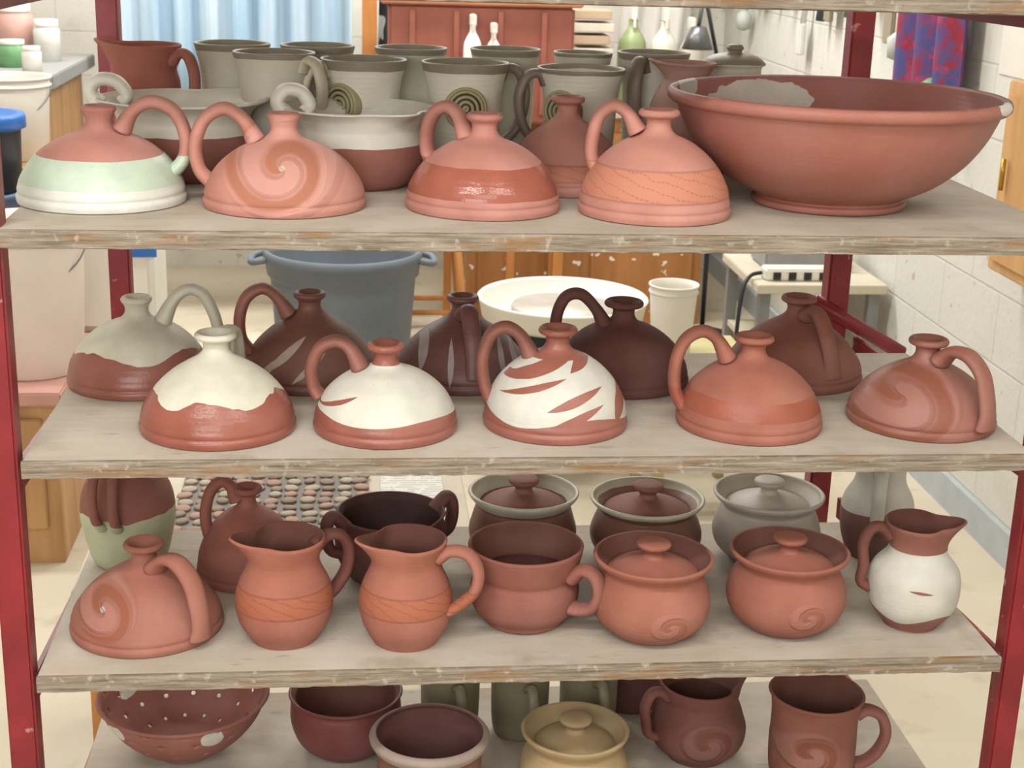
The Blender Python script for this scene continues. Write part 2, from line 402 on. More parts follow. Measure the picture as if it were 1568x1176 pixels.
vessel('terracotta_pitcher',.240,.440,1,[(.04,0),(.050,.02),(.054,.06),(.048,.10),(.036,.125),(.030,.135),(.036,.150),(.042,.157)],pot('pitcher_dusty',(188,144,126),.6),.0045,spt=spout(180,.014,(.13,.157),.4,.3))
def jarT(b):
    b.lathe(cat([(.046,.152),(.040,.160),(.026,.166),(.012,.168),(.010,.171),(.013,.175),(.009,.180),(0,.181)],3),mmug2,48)
vessel('lidded_jar',.322,.500,1,[(.04,0),(.05,.02),(.054,.07),(.048,.11),(.042,.13),(.040,.146),(.046,.154)],mmug2,.005,extra=jarT)
# ------------------------------------------------------------ shelf 3
mcarve=pot('pitcher_carved',(168,97,78),.58,carve=(.050,.078))
mcarve2=pot('pitcher_carved_b',(170,100,80),.58,carve=(.050,.078))
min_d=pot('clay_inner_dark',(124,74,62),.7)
mhd=pot('handle_dark_clay',(130,74,63),.6)
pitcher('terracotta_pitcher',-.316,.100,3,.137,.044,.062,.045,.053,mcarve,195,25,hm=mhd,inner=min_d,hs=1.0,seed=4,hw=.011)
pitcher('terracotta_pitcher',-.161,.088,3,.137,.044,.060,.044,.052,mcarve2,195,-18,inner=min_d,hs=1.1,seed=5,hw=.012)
mcup=pot('soup_mug_clay',(150,87,73),.6)
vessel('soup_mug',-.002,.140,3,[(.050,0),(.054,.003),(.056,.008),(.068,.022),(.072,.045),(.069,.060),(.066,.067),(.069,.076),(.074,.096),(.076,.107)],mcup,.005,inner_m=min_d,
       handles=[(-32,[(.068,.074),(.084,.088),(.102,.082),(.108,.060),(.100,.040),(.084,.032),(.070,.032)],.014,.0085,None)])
def notch_lid(b,R,z,m,kn=.022):
    pr=cat([(R,z-.004),(R-.002,z),(R*.8,z+.006),(R*.55,z+.012),(R*.33,z+.016),(.014,z+.018),(.012,z+.023),(.016,z+.028),(kn,z+.033),(kn*.95,z+.038),(kn*.5,z+.040)],3)+[(0,z+.039)]
    def df(v):
        a=math.atan2(v.y,v.x); d=(a+pi*.5+pi)%(2*pi)-pi; r=math.hypot(v.x,v.y)
        g=math.exp(-(d/.14)**2)*(max(0,r-R*.6)/(R*.4))
        k=1-.22*g
        return Vector((v.x*k,v.y*k,v.z))
    b.lathe([(0,z-.006),(R*.9,z-.006)]+pr,m,96,deform=df)
def lidded(X,Y,s,R,rn,rr,h,m,lm=None,inner=None,nm='lidded_jar'):
    o=[(R*.58,0),(R*.68,.003),(R*.92,h*.20),(R,h*.42),(R*.94,h*.63),(rn*1.02,h*.76),(rn*.98,h*.81),(rn*1.04,h*.87),(rr*.97,h*.95),(rr,h)]
    return vessel(nm,X,Y,s,o,m,.006,inner_m=inner,extra=lambda b:notch_lid(b,rn*.93,h*.82,lm or m))
mlid=pot('jar_swirl_terra',(168,100,80),.6,swirl=(.012,.035,.028,220.),ss=.6)
mlid2=pot('jar_swirl_terra_b',(164,96,78),.6,swirl=(.01,.04,.028,220.),ss=.6)
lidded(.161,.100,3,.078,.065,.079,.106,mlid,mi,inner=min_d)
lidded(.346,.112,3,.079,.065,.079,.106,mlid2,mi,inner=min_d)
mwhite=pot('pitcher_white_body',(148,91,78),.6,[((202,200,189),.5,minus(band(.024,.112,.007,3,2.),leaves([(-.012,.068,-.1,.016,.002),(-.055,.108,-.9,.014,.007)])))])
pitcher('white_glazed_pitcher',.520,.108,3,.144,.038,.061,.038,.047,mwhite,-10,172,hm=mhd,inner=min_d,hs=.75,seed=6,hw=.009,sa=.013)
mr=pot('jug_terra_mint',(150,92,78),.6,[((184,188,158),.5,below(.085,.03))])
vessel('twist_handle_jug',-.545,.345,3,[(.040,0),(.052,.01),(.062,.05),(.066,.08),(.060,.115),(.042,.145),(.034,.165),(.038,.185)],mr,.005,
       handles=[(-115,[(.040,.150),(.056,.168),(.074,.160),(.084,.13),(.080,.095),(.066,.075)],.007,.006,None),(-95,[(.040,.150),(.056,.168),(.074,.160),(.084,.13),(.080,.095),(.066,.075)],.007,.006,None)])
mt=pot('crock_dark',(114,67,58),.6)
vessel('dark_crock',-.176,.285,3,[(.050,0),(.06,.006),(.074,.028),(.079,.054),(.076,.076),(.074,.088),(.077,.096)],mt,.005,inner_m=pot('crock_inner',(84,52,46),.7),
       spt=spout(-60,.010,(.078,.096),.3,.2),handles=[(25,[(.070,.086),(.086,.104),(.096,.098),(.098,.076),(.092,.056),(.076,.048)],.012,.008,None),(205,[(.070,.086),(.086,.104),(.096,.098),(.098,.076),(.092,.056),(.076,.048)],.012,.008,None)])
mu=pot('jar_olive_dark',(134,90,76),.4,[((188,184,162),.35,above(.086))])
mul=pot('jar_lid_dark',(144,90,76),.6)
mw=pot('jar_grey',(186,176,162),.5)
lidded(.017,.345,3,.078,.068,.080,.102,mu,mul)
lidded(.198,.335,3,.082,.070,.084,.094,mu,mul)
lidded(.378,.335,3,.080,.068,.082,.100,mw,mw)
mx=pot('jug_grey_top',(124,84,74),.6,[((190,185,174),.5,above(.075))])
pitcher('grey_topped_pitcher',.547,.340,3,.160,.041,.054,.036,.043,mx,20,-110,inner=min_d,hs=.8)
# ------------------------------------------------------------ shelf 4
def colander():
    m=pot('colander_clay',(158,96,83),.6,[((216,212,202),.5,disc(.05,.075,.015)),((216,212,202),.5,disc(-.03,.085,.013,True)),((216,212,202),.5,disc(-.085,.07,.013))])
    b=B('pottery_colander')
    pr=cat([(.040,.012),(.062,.018),(.088,.040),(.106,.064),(.116,.086),(.122,.092)],5)
    def skip(i,k): return (i in (6,11,16,20) and (k+(i//5)*2)%6==0)
    b.lathe([(0,.010)]+pr,m,84,skip=skip)
    b.lathe([(.036,.001),(.040,.001),(.043,.003),(.045,.016)],m,84)
    return b.out((-.472,.293,ZS[4]+.002),solid=.0045,sub=1)
colander()
mred=pot('oxblood_bowl_clay',(130,66,64),.45)
vessel('oxblood_bowl',-.240,.292,4,[(.042,0),(.05,.003),(.070,.022),(.080,.05),(.080,.075),(.078,.086),(.083,.092)],mred,.005,inner_m=min_d)
mbig=pot('planter_brown',(132,86,74),.6,[((156,138,128),.55,above(.104,0,3,0,.002))])
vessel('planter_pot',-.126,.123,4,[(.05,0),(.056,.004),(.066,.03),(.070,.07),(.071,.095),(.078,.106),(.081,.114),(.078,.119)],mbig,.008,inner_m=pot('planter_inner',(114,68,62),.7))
my=pot('ochre_clay',(176,148,106),.6)
lidded(.074,.134,4,.076,.062,.074,.112,my,my)
mds=pot('dark_pitcher_clay',(126,74,65),.6,swirl=(.0,.05,.04,140.),ss=.8)
pitcher('dark_pitcher',.275,.250,4,.118,.047,.071,.056,.062,mds,20,195,inner=min_d,hs=.7)
msm=pot('swirl_mug_clay',(144,85,72),.6,swirl=(-.02,.075,.045,140.))
vessel('swirl_mug',.421,.165,4,[(.046,0),(.05,.003),(.058,.02),(.061,.06),(.060,.10),(.062,.13),(.067,.142)],msm,.005,inner_m=min_d,
       handles=[(-8,[(.058,.112),(.074,.118),(.094,.108),(.102,.080),(.092,.052),(.076,.036),(.060,.032)],.012,.008,None)])
mol=pot('olive_mug_clay',(136,128,100),.5)
for x,y in ((-.085,.335),(.02,.33),(.125,.34)):
    vessel('olive_mug',x,y,4,[(.036,0),(.04,.004),(.043,.03),(.044,.08),(.046,.108)],mol,.004,handles=[(-80,[(.042,.09),(.06,.096),(.072,.075),(.066,.045),(.043,.03)],.008,.006,None)])
vessel('saucer_lid',-.315,.100,4,[(.05,0),(.055,.003),(.068,.014),(.072,.018)],mred,.005)
vessel('dark_pitcher',.20,.405,4,[(.04,0),(.048,.01),(.050,.06),(.042,.10),(.046,.13)],md_,.005)
# ------------------------------------------------------------ rack
def wood_board():
    n=NT('weathered_plywood')
    c1,c2,c3=lin((186,177,163)),lin((170,160,146)),lin((200,193,181))
    g=n.noise(6,6,stretch=(1.4,9,9),rough=.6)
    col=n.mix(n.ramp(g,.25,.75),c2,c1)
    col=n.mix(n.M('MULTIPLY',n.ramp(n.noise(6,6),.42,.72),.8),col,c3)
    col=n.mix(n.M('MULTIPLY',n.ramp(n.noise(14,5),.56,.70),.40),col,lin((180,154,136)))
    col=n.mix(n.M('MULTIPLY',n.ramp(n.noise(10,6),.60,.70),.42),col,lin((140,125,108)))
    col=n.mix(n.M('MULTIPLY',n.ramp(n.noise(60,3,stretch=(.3,1,1)),.66,.74),.35),col,lin((124,108,92)))
    n.bump(n.M('ADD',n.M('MULTIPLY',g,.5),n.noise(120,2)),.001,.4)
    return n.fin(col,.9,0,.2)
def wood_edge():
    n=NT('plywood_edge_grain')
    g=n.noise(10,5,stretch=(1.2,1,22),rough=.6)
    col=n.mix(n.ramp(g,.35,.65),lin((112,100,86)),lin((160,148,133)))
    p=n.ramp(n.noise(9,4,stretch=(1,1,6)),.54,.66)
    col=n.mix(n.M('MULTIPLY',p,.65),col,lin((142,104,64)))
    col=n.mix(n.M('MULTIPLY',n.ramp(n.noise(70,3),.60,.70),.5),col,lin((190,184,172)))
    n.bump(n.M('ADD',g,n.noise(80,2)),.003,.8)
    return n.fin(col,.85,0,.2)
WT,WE=wood_board(),wood_edge()
def board(z,x0,x1,dp):
    b=B('shelf_board'); T=.0215
    b.box((x0,.004,z-T),(x1,dp,z-.0001),WT,.0015)
    N=120; vs=[];fs=[]
    for i in range(N+1):
        x=x0+(x1-x0)*i/N; j=random.uniform(-.0008,.0008); k=random.uniform(-.0010,.0004)
        vs+=[(x,.006,z),(x,.001,z+k*.4),(x,-.0004+j,z-.0022+k),(x,j*.6,z-T+.001-k),(x,.006,z-T-.0003)]
    for i in range(N):
        for q in range(4): fs.append((i*5+q,i*5+q+1,(i+1)*5+q+1,(i+1)*5+q))
    fs.append((4,3,2,1,0)); e=N*5; fs.append((e,e+1,e+2,e+3,e+4))
    b.add(vs,fs,WE,False)
    return b.out((0,0,0))
board(0,-.622,.640,.585); board(ZS[2],-.609,.613,.46); board(ZS[3],-.609,.604,.46); board(ZS[4],-.608,.606,.46); board(.2766,-.61,.61,.46)
board(-1.1035,-.60,.60,.46)
def redm():
    n=NT('chipped_red_enamel')
    col=n.mix(n.ramp(n.noise(14,4),.3,.7),lin((112,24,32)),lin((140,34,42)))
    col=n.mix(n.M('MULTIPLY',n.ramp(n.noise(45,5),.68,.72),.6),col,lin((184,144,136)))
    n.bump(n.noise(70,3),.001,.4)
    return n.fin(col,.4,.0,.5)
RED=redm()
def rack():
    b=B('steel_ware_rack')
    for x,y,w in ((-.633,.030,.017),(.630,.030,.016),(-.580,.608,.016),(.541,.608,.018)):
        b.box((x-w,y-w,FLOOR+.05),(x+w,y+w,.62),RED,.003)
        b.lathe([(0,-.012),(.02,-.012),(.025,-.008),(.025,.008),(.02,.012),(0,.012)],plain('caster_rubber',(40,40,42),.6),28,M=Matrix.Translation((x,y,FLOOR+.0255))@Matrix.Rotation(pi/2,4,'Y'))
    for z in (.2766,ZS[2],ZS[3],ZS[4],-1.1035):
        yb=.59
        for sx,xf,xb in ((-1,-.618,-.60),(1,.620,.575)):
            m=.003
            vs=[Vector(p) for p in [(xf-m,0.03,z-.045),(xf+m,0.03,z-.045),(xb+m,yb,z-.045),(xb-m,yb,z-.045),(xf-m,0.03,z-.010),(xf+m,0.03,z-.010),(xb+m,yb,z-.010),(xb-m,yb,z-.010)]]
            b.add(vs,[(3,2,1,0),(4,5,6,7),(0,1,5,4),(1,2,6,5),(2,3,7,6),(3,0,4,7)],RED,False)
    b.tube((.50,.59,-.222),(.655,.59,-.31),.012,RED)
    return b.out()
rack()
# ------------------------------------------------------------ room
def floorm():
    n=NT('dusty_concrete')
    col=n.mix(n.ramp(n.noise(1.3,6),.3,.7),lin((186,175,152)),lin((210,201,182)))
    col=n.mix(n.M('MULTIPLY',n.ramp(n.noise(9,5),.58,.72),.4),col,lin((160,143,118)))
    n.bump(n.noise(30,4),.002,.3); return n.fin(col,.6,0,.3)
def blockm(name,c,ax):
    n=NT(name); m=n.t.nodes.new('ShaderNodeTexBrick')
    cb=n.t.nodes.new('ShaderNodeCombineXYZ')
    n.put(cb.inputs[0],n.x if ax=='x' else n.y); n.put(cb.inputs[1],n.z)
    n.t.links.new(cb.outputs[0],m.inputs['Vector'])
    m.inputs['Scale'].default_value=1; m.inputs['Brick Width'].default_value=.4; m.inputs['Row Height'].default_value=.2
    m.inputs['Mortar Size'].default_value=.005; m.inputs['Mortar Smooth'].default_value=.6
    c=lin(c); m.inputs['Color1'].default_value=c; m.inputs['Color2'].default_value=tuple(v*.97 for v in c[:3])+(1,)
    m.inputs['Mortar'].default_value=tuple(v*.90 for v in c[:3])+(1,)
    col=n.mix(n.M('MULTIPLY',n.ramp(n.noise(5,5),.55,.75),.35),m.outputs[0],lin((180,172,160)))
    col=n.mix(n.M('MULTIPLY',n.ramp(n.noise(22,3),.68,.72),.5),col,lin((150,130,110)))
    n.bump(n.M('ADD',n.noise(60,3),n.M('MULTIPLY',m.outputs['Fac'],-1.)),.004,.5)
    return n.fin(col,.75,0,.25)
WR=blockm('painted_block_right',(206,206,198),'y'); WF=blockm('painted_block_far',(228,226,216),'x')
XR=1.54; YF=5.6; XL=-3.2; YB=-2.6; ZC=1.45
def slab(name,lo,hi,m): b=B(name); b.box(lo,hi,m); return b.out()
slab('floor',(XL-.1,YB-.1,FLOOR-.1),(XR+.1,YF+.1,FLOOR),floorm())
slab('wall_right',(XR,YB,FLOOR),(XR+.1,YF,ZC),WR)
slab('wall_back',(XL-.1,YF,FLOOR),(XR+.1,YF+.1,ZC),WF)
slab('wall_left',(XL-.1,YB,FLOOR),(XL,YF,ZC),WR)
slab('ceiling',(XL-.1,YB-.1,ZC),(XR+.1,YF+.1,ZC+.1),plain('ceiling_paint',(232,230,224),.9))
slab('wall_front',(XL-.1,YB-.1,FLOOR),(XR+.1,YB,ZC),WF)
slab('baseboard_right',(XR-.018,YB,FLOOR),(XR,YF,FLOOR+.1),plain('baseboard_grey',(176,184,186),.6))
# ---- background furniture
def woodm(name,a,c,spl=False):
    n=NT(name); g=n.noise(3,6,stretch=(6,6,.7),rough=.6)
    col=n.mix(n.ramp(g,.3,.7),lin(a),lin(c))
    if spl: col=n.mix(n.M('GREATER_THAN',n.noise(26,2),.68),col,lin((228,222,210)))
    n.bump(g,.001,.4); return n.fin(col,.55,0,.4)
W1=woodm('cabinet_wood',(152,100,52),(178,124,72),True); W2=woodm('bench_wood',(160,118,76),(190,148,100))
WS=woodm('stool_wood',(172,112,54),(200,138,76))
def bucket(name,x,y,z,rt,rb,h,m,lid=None,wire=True):
    b=B(name)
    pr=[(0,0),(rb*.96,0),(rb,.004),(rt*.97,h*.86),(rt*.97,h*.88),(rt*1.03,h*.885),(rt*1.03,h*.90),(rt*.985,h*.905),(rt*.99,h*.97),(rt*1.04,h*.975),(rt*1.04,h),(rt*.97,h)]
    b.lathe(pr+[(rt*.95,h*.9),(rb*.95,.008),(0,.008)],m,56)
    if wire:
        a=[Vector((rt*1.05*math.cos(t),-rt*.75*math.sin(t)-.003,h*.88-rt*.75*math.sin(t))) for t in [pi*k/8 for k in range(9)]]
        b.sweep(a,.002,.002,plain('wire_steel',(120,120,122),.4,metal=.8),(0,0,1),6,3)
    if lid: b.lathe([(0,h+.012),(rt*.8,h+.012),(rt*.9,h+.02),(rt*1.06,h+.018),(rt*1.08,h+.01),(rt*1.08,h-.02),(rt*1.03,h-.02)],lid,56)
    return b.out((x,y,z))
PW=plain('white_plastic',(222,218,208),.45,.06); PBLK=plain('black_plastic',(34,36,42),.45); PBLU=plain('blue_plastic',(40,105,185),.4)
b=B('low_cabinet'); b.box((-1.75,2.05,FLOOR),(-.985,2.95,-.86),W2); b.box((-1.77,2.02,-.86),(-.965,2.97,-.825),plain('pink_counter',(196,148,134),.6),.004)
b.box((-1.70,2.035,FLOOR+.1),(-1.38,2.05,-.90),W2,.003); b.box((-1.35,2.035,FLOOR+.1),(-1.02,2.05,-.90),W2,.003); b.tube((-1.10,2.02,-1.0),(-1.10,2.02,-1.08),.006,PBLK); b.out()
bucket('white_bucket',-1.075,2.25,-.825,.150,.130,.40,plain('clay_stained_plastic',(226,212,202),.5,.12,5))
b=B('plastic_storage_tub'); b.box((-1.07,2.60,-.825),(-.80,2.9,-.42),PW,.02); b.box((-.90,2.593,-.60),(-.79,2.601,-.56),PBLU); b.box((-1.08,2.59,-.42),(-.79,2.91,-.395),PW,.006); b.out()
BG=plain('barrel_bluegrey',(96,116,142),.5)
b=B('storage_drum'); b.lathe([(0,0),(.125,0),(.13,.01),(.132,.13),(.137,.135),(.132,.14),(.132,.27),(.137,.275),(.132,.28),(.13,.37),(.138,.375),(.138,.385),(.12,.386),(0,.386)],BG,56); b.out((-1.31,2.74,-.825))
bucket('black_bucket',-1.31,2.74,-.438,.138,.128,.20,PBLK,lid=PBLU,wire=False)
def trash():
    m=plain('trash_can_grey',(106,115,124),.55,.2,5); b=B('trash_can')
    b.lathe([(0,0),(.215,0),(.22,.01),(.250,.45),(.254,.46),(.262,.465),(.268,.515),(.274,.52),(.274,.55),(.262,.55),(.250,.51),(.215,.02),(0,.02)],m,64)
    for s in (-1,1):
        b.sweep([Vector((s*.255,-.07,.52)),Vector((s*.305,-.06,.51)),Vector((s*.315,0,.505)),Vector((s*.305,.06,.51)),Vector((s*.255,.07,.52))],.012,.012,m,(0,0,1),10,5)
    return b.out((-.27,3.45,FLOOR))
trash()
b=B('wooden_stool')
b.lathe([(0,.0),(.15,0),(.165,.008),(.165,.025),(.15,.033),(0,.033)],WS,40,c=(0,0,.55))
for a in (45,135,225,315):
    d=Vector((math.cos(math.radians(a)),math.sin(math.radians(a)),0)); b.tube(d*.12+Vector((0,0,.555)),d*.19,.017,WS)
for a in (0,90,180,270):
    p=Vector((math.cos(math.radians(a-45)),math.sin(math.radians(a-45)),0))*.16+Vector((0,0,.22)); q=Vector((math.cos(math.radians(a+45)),math.sin(math.radians(a+45)),0))*.16+Vector((0,0,.22)); b.tube(p,q,.010,WS)
b.out((.06,3.95,FLOOR))
b=B('workshop_cabinet'); b.box((.24,4.5,FLOOR),(1.24,5.1,-.42),W1); b.box((.21,4.47,-.42),(1.27,5.12,-.38),plain('counter_laminate',(196,186,170),.6),.004)
for k in range(2): b.box((.28+k*.48,4.485,FLOOR+.1),(.72+k*.48,4.5,-.48),W1,.004); b.tube((.66+k*.14,4.475,-.7),(.66+k*.14,4.475,-.8),.007,PBLK)
b.out()
b=B('red_storage_bin'); BR=plain('bin_rust',(156,92,76),.55)
b.box((-.10,4.25,-.42),(.62,4.46,.03),BR,.01); b.box((-.13,4.23,.03),(.65,4.48,.06),plain('bin_rim_orange',(190,120,84),.5),.005)
for k in range(4): b.box((-.02+k*.17,4.235,-.38),(0+k*.17,4.25,0.01),BR)
for x in (-.07,.59):
    for y in (4.28,4.43): b.box((x-.02,y-.02,FLOOR),(x+.02,y+.02,-.42),WS)
b.out()
# potter's wheel with splash pan
b=B('potters_wheel')
b.lathe([(0,.0),(.21,0),(.250,.02),(.260,.070),(.266,.077),(.260,.083),(.250,.075),(.240,.03),(0,.025)],PW,64,c=(.41,2.8,-.84))
b.lathe([(0,.0),(.155,0),(.16,.006),(.155,.014),(0,.014)],plain('wheel_head',(190,185,175),.4,metal=.3),48,c=(.41,2.8,-.80))
YT=plain('wheel_frame_yellow',(184,176,128),.55)
b.box((.24,2.66,-1.2),(.56,2.95,-.84),PBLK,.01)
for x in (.28,.52):
    for y in (2.70,2.9): b.box((x-.02,y-.02,FLOOR),(x+.02,y+.02,-1.2),YT)
b.out()
b=B('yellow_side_table'); b.box((.62,2.30,-.88),(.92,2.68,-.85),YT,.006)
for x in (.64,.90):
    for y in (2.33,2.65): b.box((x-.015,y-.015,FLOOR),(x+.015,y+.015,-.88),YT)
b.out()
bucket('small_white_tub',.685,2.47,-.85,.070,.056,.21,PW,wire=False)
b=B('low_table'); TC=plain('table_cream',(196,186,168),.7)
b.box((-.72,.78,-.82),(.0,1.45,-.795),TC,.003)
for x in (-.68,-.04):
    for y in (.82,1.41): b.box((x-.02,y-.02,FLOOR),(x+.02,y+.02,-.82),WS)
b.out()
b=B('tray_of_clay_pieces'); TR=plain('tray_metal',(112,106,98),.6); cl=[plain('piece_a',(168,138,124),.85),plain('piece_b',(172,160,144),.85),plain('piece_c',(146,130,116),.85)]
b.box((-.58,.84,-.795),(-.20,1.38,-.789),TR)
for i in range(11):
    for j in range(15):
        x=-.565+i*.035+random.uniform(-.006,.006); y=.86+j*.035+random.uniform(-.006,.006); r=random.uniform(.012,.0165)
        sq=random.uniform(.85,1.18)
        b.lathe([(0,0),(r,0),(r,.004),(r*.9,.0055),(0,.0055)],random.choice(cl),9,M=Matrix.Translation((x,y,-.789))@Matrix.Rotation(random.random()*3,4,'Z')@Matrix.Diagonal((sq,1/sq,1,1)))
b.out()
def paperm():
    n=NT('newsprint'); l=n.M('SINE',n.M('MULTIPLY',n.y,500.))
    m=n.M('MULTIPLY',n.M('GREATER_THAN',l,.2),n.M('GREATER_THAN',n.noise(60,2),.45))
    return n.fin(n.mix(n.M('MULTIPLY',m,.45),lin((208,206,200)),lin((110,110,112))),.8)
b=B('newspaper'); b.box((-.175,.84,-.795),(-.045,1.35,-.792),paperm()); b.out()
b=B('workbench'); b.box((-2.6,3.9,-.28),(-1.30,4.8,-.23),plain('bench_top_grey',(150,150,146),.6),.004); b.box((-2.55,3.95,-.62),(-1.34,4.7,-.28),W2)
for x in (-2.5,-1.4):
    for y in (4.0,4.6): b.box((x-.04,y-.04,FLOOR),(x+.04,y+.04,-.62),W2)
b.out()
for i,(x,y,r,h,c) in enumerate([(-1.62,4.05,.04,.14,(232,232,228)),(-1.50,4.2,.05,.10,(120,170,120)),(-1.75,4.1,.06,.16,(225,220,205)),(-1.40,4.05,.035,.09,(240,236,230)),(-1.55,4.5,.07,.22,(214,170,158)),(-1.42,4.45,.05,.16,(228,226,220))]):
    b=B('glaze_jar'); m=plain('jar%d'%i,c,.4)
    b.lathe([(0,0),(r,0),(r,h*.75),(r*.85,h*.82),(r*.85,h*.86)],m,28); b.lathe([(r*.9,h*.84),(r*.9,h),(0,h)],PW,28); b.out((x,y,-.23))
bucket('white_bucket',-1.33,3.30,-.43,.135,.12,.26,PW)
b=B('side_stand'); b.box((-1.9,3.08,-.46),(-1.14,3.52,-.43),W2,.004)
for x in (-1.86,-1.18):
    for y in (3.12,3.48): b.box((x-.02,y-.02,FLOOR),(x+.02,y+.02,-.46),W2)
b.out()
b=B('pink_pegboard'); b.box((-2.4,5.56,-.15),(-1.75,5.598,.35),plain('pink_board',(214,160,146),.7)); b.out()
def sheet():
    n=NT('blue_plastic_sheet')
    g=n.noise(2.2,4,stretch=(3,1,.4))
    n.bump(g,.03,.6); return n.fin(n.mix(n.ramp(g,.3,.7),lin((146,182,208)),lin((202,220,232))),.3,0,.5)
b=B('plastic_sheet_curtain'); N=60; vs=[];fs=[]
for i in range(N+1):
    x=-1.24+1.0*i/N
    yy=4.6+.035*math.sin(i*.9)+.02*math.sin(i*2.3)
    for k in range(5): vs.append((x,yy+.01*math.sin(i+k),.9-k*.36))
for i in range(N):
    for k in range(4): fs.append((i*5+k,(i+1)*5+k,(i+1)*5+k+1,i*5+k+1))
b.add(vs,fs,sheet()); b.tube((-1.3,4.6,.9),(-.21,4.6,.9),.015,PW); b.out(solid=.002)
b=B('wooden_stud_post'); b.box((-.20,4.55,FLOOR),(-.14,4.61,ZC),WS); b.out()
def cloth(name,x0,x1,y,z0,z1,m):
    b=B(name); vs=[];fs=[]
    for i in range(19):
        for k in range(7):
            t=k/6; vs.append((x0+(x1-x0)*i/18-(.02*t),y+(.012+.02*t)*math.sin(i*1.1+k*.3),z0+(z1-z0)*t))
    for i in range(18):
        for k in range(6): fs.append((i*7+k,(i+1)*7+k,(i+1)*7+k+1,i*7+k+1))
    b.add(vs,fs,m); b.tube((x0-.02,y,z0),(x1+.02,y,z0),.012,W2); b.out(solid=.003)
n_=NT('apron_cloth'); cloth('hanging_apron',-.12,.05,4.75,.30,-.36,n_.fin(n_.mix(n_.M('GREATER_THAN',n_.noise(6,1),.5),lin((208,214,218)),lin((48,48,54))),.85))
cloth('hanging_towel',.98,1.30,5.2,.35,-.25,plain('towel_white',(216,214,208),.9,.15,4))
b=B('paper_stack')
for k in range(8): b.box((.66+random.uniform(-.008,.008),4.55,-.38+k*.05),(.82+random.uniform(-.01,.01),4.75,-.345+k*.05),plain('paper_%d'%(k%2),((218,210,194),(192,168,142))[k%2],.8),.003)
b.out()
def bottle(x,y,z,r,h,c,nm='spray_bottle'):
    b=B(nm); m=plain('bt%d_%d'%(c[0],c[2]),c,.4)
    b.lathe(cat([(0,0),(r,0),(r,.01),(r,h*.55),(r*.8,h*.68),(r*.35,h*.78),(r*.33,h*.86)],3),m,28)
    b.box((-.012,-.035,h*.86),(.012,.03,h),PW,.003); b.box((-.006,-.045,h*.78),(.006,-.033,h*.9),PW,.002); b.out((x,y,z))
bottle(.93,4.7,-.378,.06,.40,(150,165,118)); bottle(1.05,4.62,-.378,.055,.40,(218,214,200)); bottle(1.17,4.66,-.378,.05,.36,(206,200,188))
bottle(.22,4.20,-.30,.035,.30,(236,236,234),'white_squeeze_bottle')
bottle(.30,4.19,-.30,.032,.27,(230,228,222),'white_squeeze_bottle')
b=B('bottle_shelf'); b.box((.10,4.14,-.33),(.42,4.23,-.30),WS); b.box((.12,4.15,FLOOR),(.15,4.18,-.33),WS); b.box((.37,4.15,FLOOR),(.40,4.18,-.33),WS); b.out()
tools=[(112,150,108),(216,216,212),(92,124,98),(188,192,186),(150,140,120),(70,80,90)]
b=B('hanging_tools')
for i in range(26):
    y=2.72+i*.11; c=tools[i%6]; L=random.uniform(.14,.34); z=.34+random.uniform(-.10,.06)
    m=plain('tool%d'%(i%6),c,.5); r=.006+.006*(i%3)
    b.tube((XR-.02,y,z),(XR-.04,y+.015,z-L),r,m)
    if i%3==0: b.lathe([(0,-.09),(.03,-.08),(.035,-.02),(.012,.0),(0,.0)],m,16,c=(XR-.05,y+.015,z-L))
    elif i%3==1: b.box((XR-.05,y-.02,z-L-.12),(XR-.035,y+.06,z-L),m,.004)
b.box((XR-.02,2.65,.33),(XR,5.58,.37),W2); b.out()
b=B('clamp_lamp'); g=plain('lamp_grey',(110,112,114),.35,metal=.6)
b.lathe([(.012,.09),(.03,.085),(.045,.05),(.062,0),(.058,0),(.04,.045),(0,.07)],g,32,c=(0,0,-.12)); b.tube((0,0,-.03),(.02,.02,.10),.008,g); b.tube((.02,.02,.10),(.10,.02,-.20),.008,PBLK); b.tube((.10,.02,-.20),(.10,.02,FLOOR+.01),.010,PBLK); b.lathe([(0,0),(.12,0),(.12,.01),(0,.02)],PBLK,24,c=(.10,.02,FLOOR)); b.out((1.12,4.3,0))
def clothm():
    n=NT('batik_cloth')
    a=n.ramp(n.noise(15,6,rough=.75),.42,.54)
    c2=n.mix(n.ramp(n.noise(20,4),.5,.6),lin((140,36,54)),lin((156,56,88)))
    return n.fin(n.mix(a,c2,lin((72,70,122))),.85)
b=B('batik_wall_hanging'); vs=[];fs=[]
for i in range(33):
    for k in range(9):
        t=k/8.; vs.append((XR-.07+.028*math.sin(i*.62+.5*t),2.50+.52*i/32,.25-t*.45+.012*math.sin(i*.35)*t-.006*math.cos(i*.62)))
for i in range(32):
    for k in range(8): fs.append((i*9+k,(i+1)*9+k,(i+1)*9+k+1,i*9+k+1))
b.add(vs,fs,clothm()); b.tube((XR-.05,2.46,.25),(XR-.05,3.06,.25),.008,W2); b.out(solid=.002)
b=B('wall_cupboard'); b.box((XR-.10,1.50,-.50),(XR,2.08,-.01),woodm('cupboard_ply',(184,140,92),(206,166,118)),.004); b.box((XR-.112,1.53,-.47),(XR-.10,2.05,-.04),woodm('cupboard_door',(180,136,86),(202,160,110)),.003); b.tube((XR-.125,2.00,-.20),(XR-.125,2.00,-.28),.006,plain('brass',(190,150,60),.3,metal=.8)); b.out()
b=B('side_bench'); b.box((1.08,3.0,-.80),(XR-.02,3.5,-.77),plain('bench_cream',(200,192,172),.6),.003)
for x in (1.11,XR-.06):
    for y in (3.03,3.46): b.box((x-.018,y-.018,FLOOR),(x+.018,y+.018,-.8),plain('leg_grey',(130,130,128),.5))
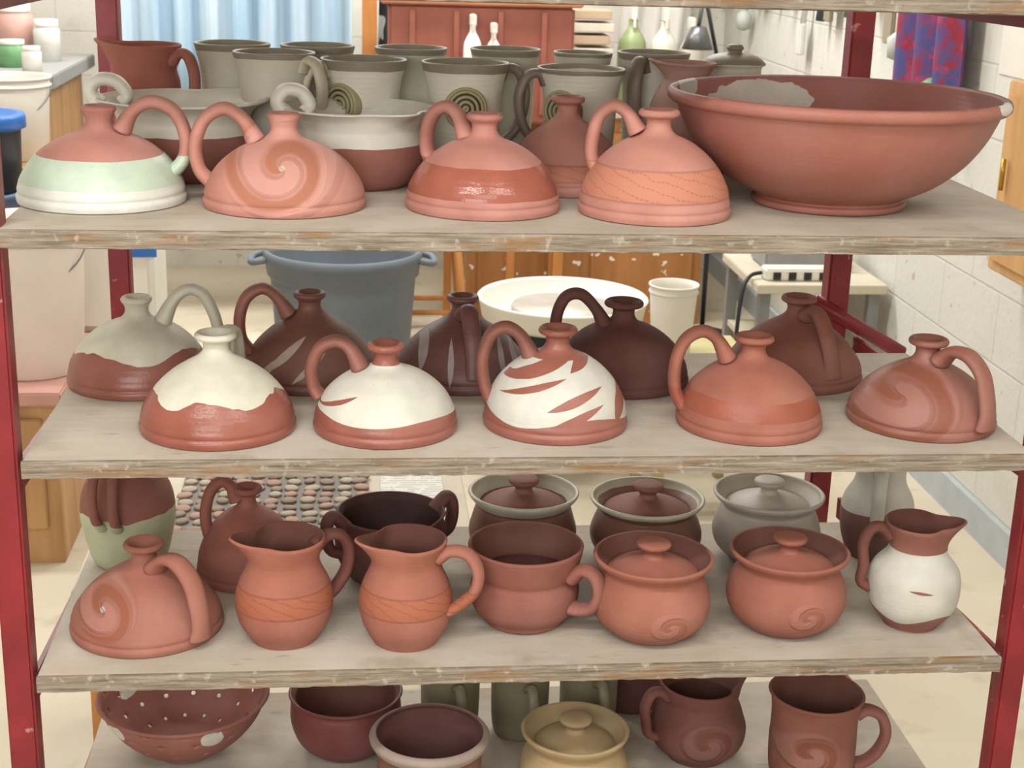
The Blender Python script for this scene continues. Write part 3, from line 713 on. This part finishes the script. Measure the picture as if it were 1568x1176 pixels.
b.box((1.10,3.05,-1.02),(XR-.04,3.45,-1.0),plain('bench_cream',(0,0,0)))
b.out()
b=B('power_strip'); b.box((1.12,3.06,-.77),(1.36,3.14,-.73),PW,.006)
for k in range(4): b.box((1.145+k*.052,3.055,-.765),(1.17+k*.052,3.06,-.74),PBLK)
b.out()
b=B('tool_box'); b.box((1.16,3.22,-.77),(1.44,3.42,-.66),plain('box_grey',(150,150,148),.6),.008); b.tube((1.22,3.32,-.64),(1.38,3.32,-.64),.008,PBLK); b.tube((1.22,3.32,-.66),(1.22,3.32,-.64),.008,PBLK);b.tube((1.38,3.32,-.66),(1.38,3.32,-.64),.008,PBLK); b.out()
b=B('power_cord')
b.sweep([Vector(p) for p in [(1.115,3.10,-.75),(1.07,3.08,-.76),(1.04,3.05,-.82),(1.02,3.0,-1.0),(1.03,2.95,-1.2),(1.0,2.85,-1.29),(.9,2.9,-1.29)]],.007,.007,PBLK,(0,1,0),8,6); b.out()
b=B('notice_sheets'); b.box((XR-.004,2.12,-.02),(XR,2.38,.18),PW); b.out()
# ------------------------------------------------------------ lights
def fixture(x,y,L,p):
    b=B('fluorescent_fixture'); hx,hy=L/2,.08
    b.box((-hx,-hy,-.05),(hx,hy,0),PW,.005)
    b.out((x,y,ZC))
    l=bpy.data.lights.new('fluorescent_light','AREA'); l.shape='RECTANGLE'; l.size=2*hx; l.size_y=2*hy; l.energy=p; l.color=(1,.97,.93)
    o=bpy.data.objects.new('fluorescent_light',l); o.location=(x,y,ZC-.06); sc.collection.objects.link(o)
fixture(-.9,-1.2,1.2,26); fixture(.7,-1.2,1.2,16); fixture(-.1,-2.1,1.2,16)
fixture(-1.4,2.2,1.2,32); fixture(.4,2.4,1.2,28); fixture(-1.2,4.2,1.2,46); fixture(.5,4.0,1.2,50)
l=bpy.data.lights.new('window_daylight','AREA'); l.shape='RECTANGLE'; l.size=1.8; l.size_y=.9; l.energy=40; l.color=(.97,.98,1)
o=bpy.data.objects.new('window_daylight',l); o.location=(-1.0,YB+.04,.60); o.rotation_euler=(math.radians(90),0,0); sc.collection.objects.link(o)
w=bpy.data.worlds.new('w'); sc.world=w; w.use_nodes=True; w.node_tree.nodes['Background'].inputs[0].default_value=(.9,.93,1,1); w.node_tree.nodes['Background'].inputs[1].default_value=.6
# ------------------------------------------------------------ camera
pt,ya,ro=.298,.1074,.0297
fw=Vector((math.sin(ya)*math.cos(pt),math.cos(ya)*math.cos(pt),-math.sin(pt))); r=Vector((math.cos(ya),-math.sin(ya),0)); u=r.cross(fw)
r2=r*math.cos(ro)+u*math.sin(ro); u2=-r*math.sin(ro)+u*math.cos(ro)
M=Matrix((r2,u2,-fw)).transposed().to_4x4(); M.translation=Vector((-.2225,-1.6766,.3396))
cd=bpy.data.cameras.new('camera'); cd.sensor_width=36; cd.lens=2347.93/1600*36; cd.clip_start=.05
cd.dof.use_dof=True; cd.dof.focus_distance=1.88; cd.dof.aperture_fstop=16
co=bpy.data.objects.new('camera',cd); co.matrix_world=M; sc.collection.objects.link(co); sc.camera=co
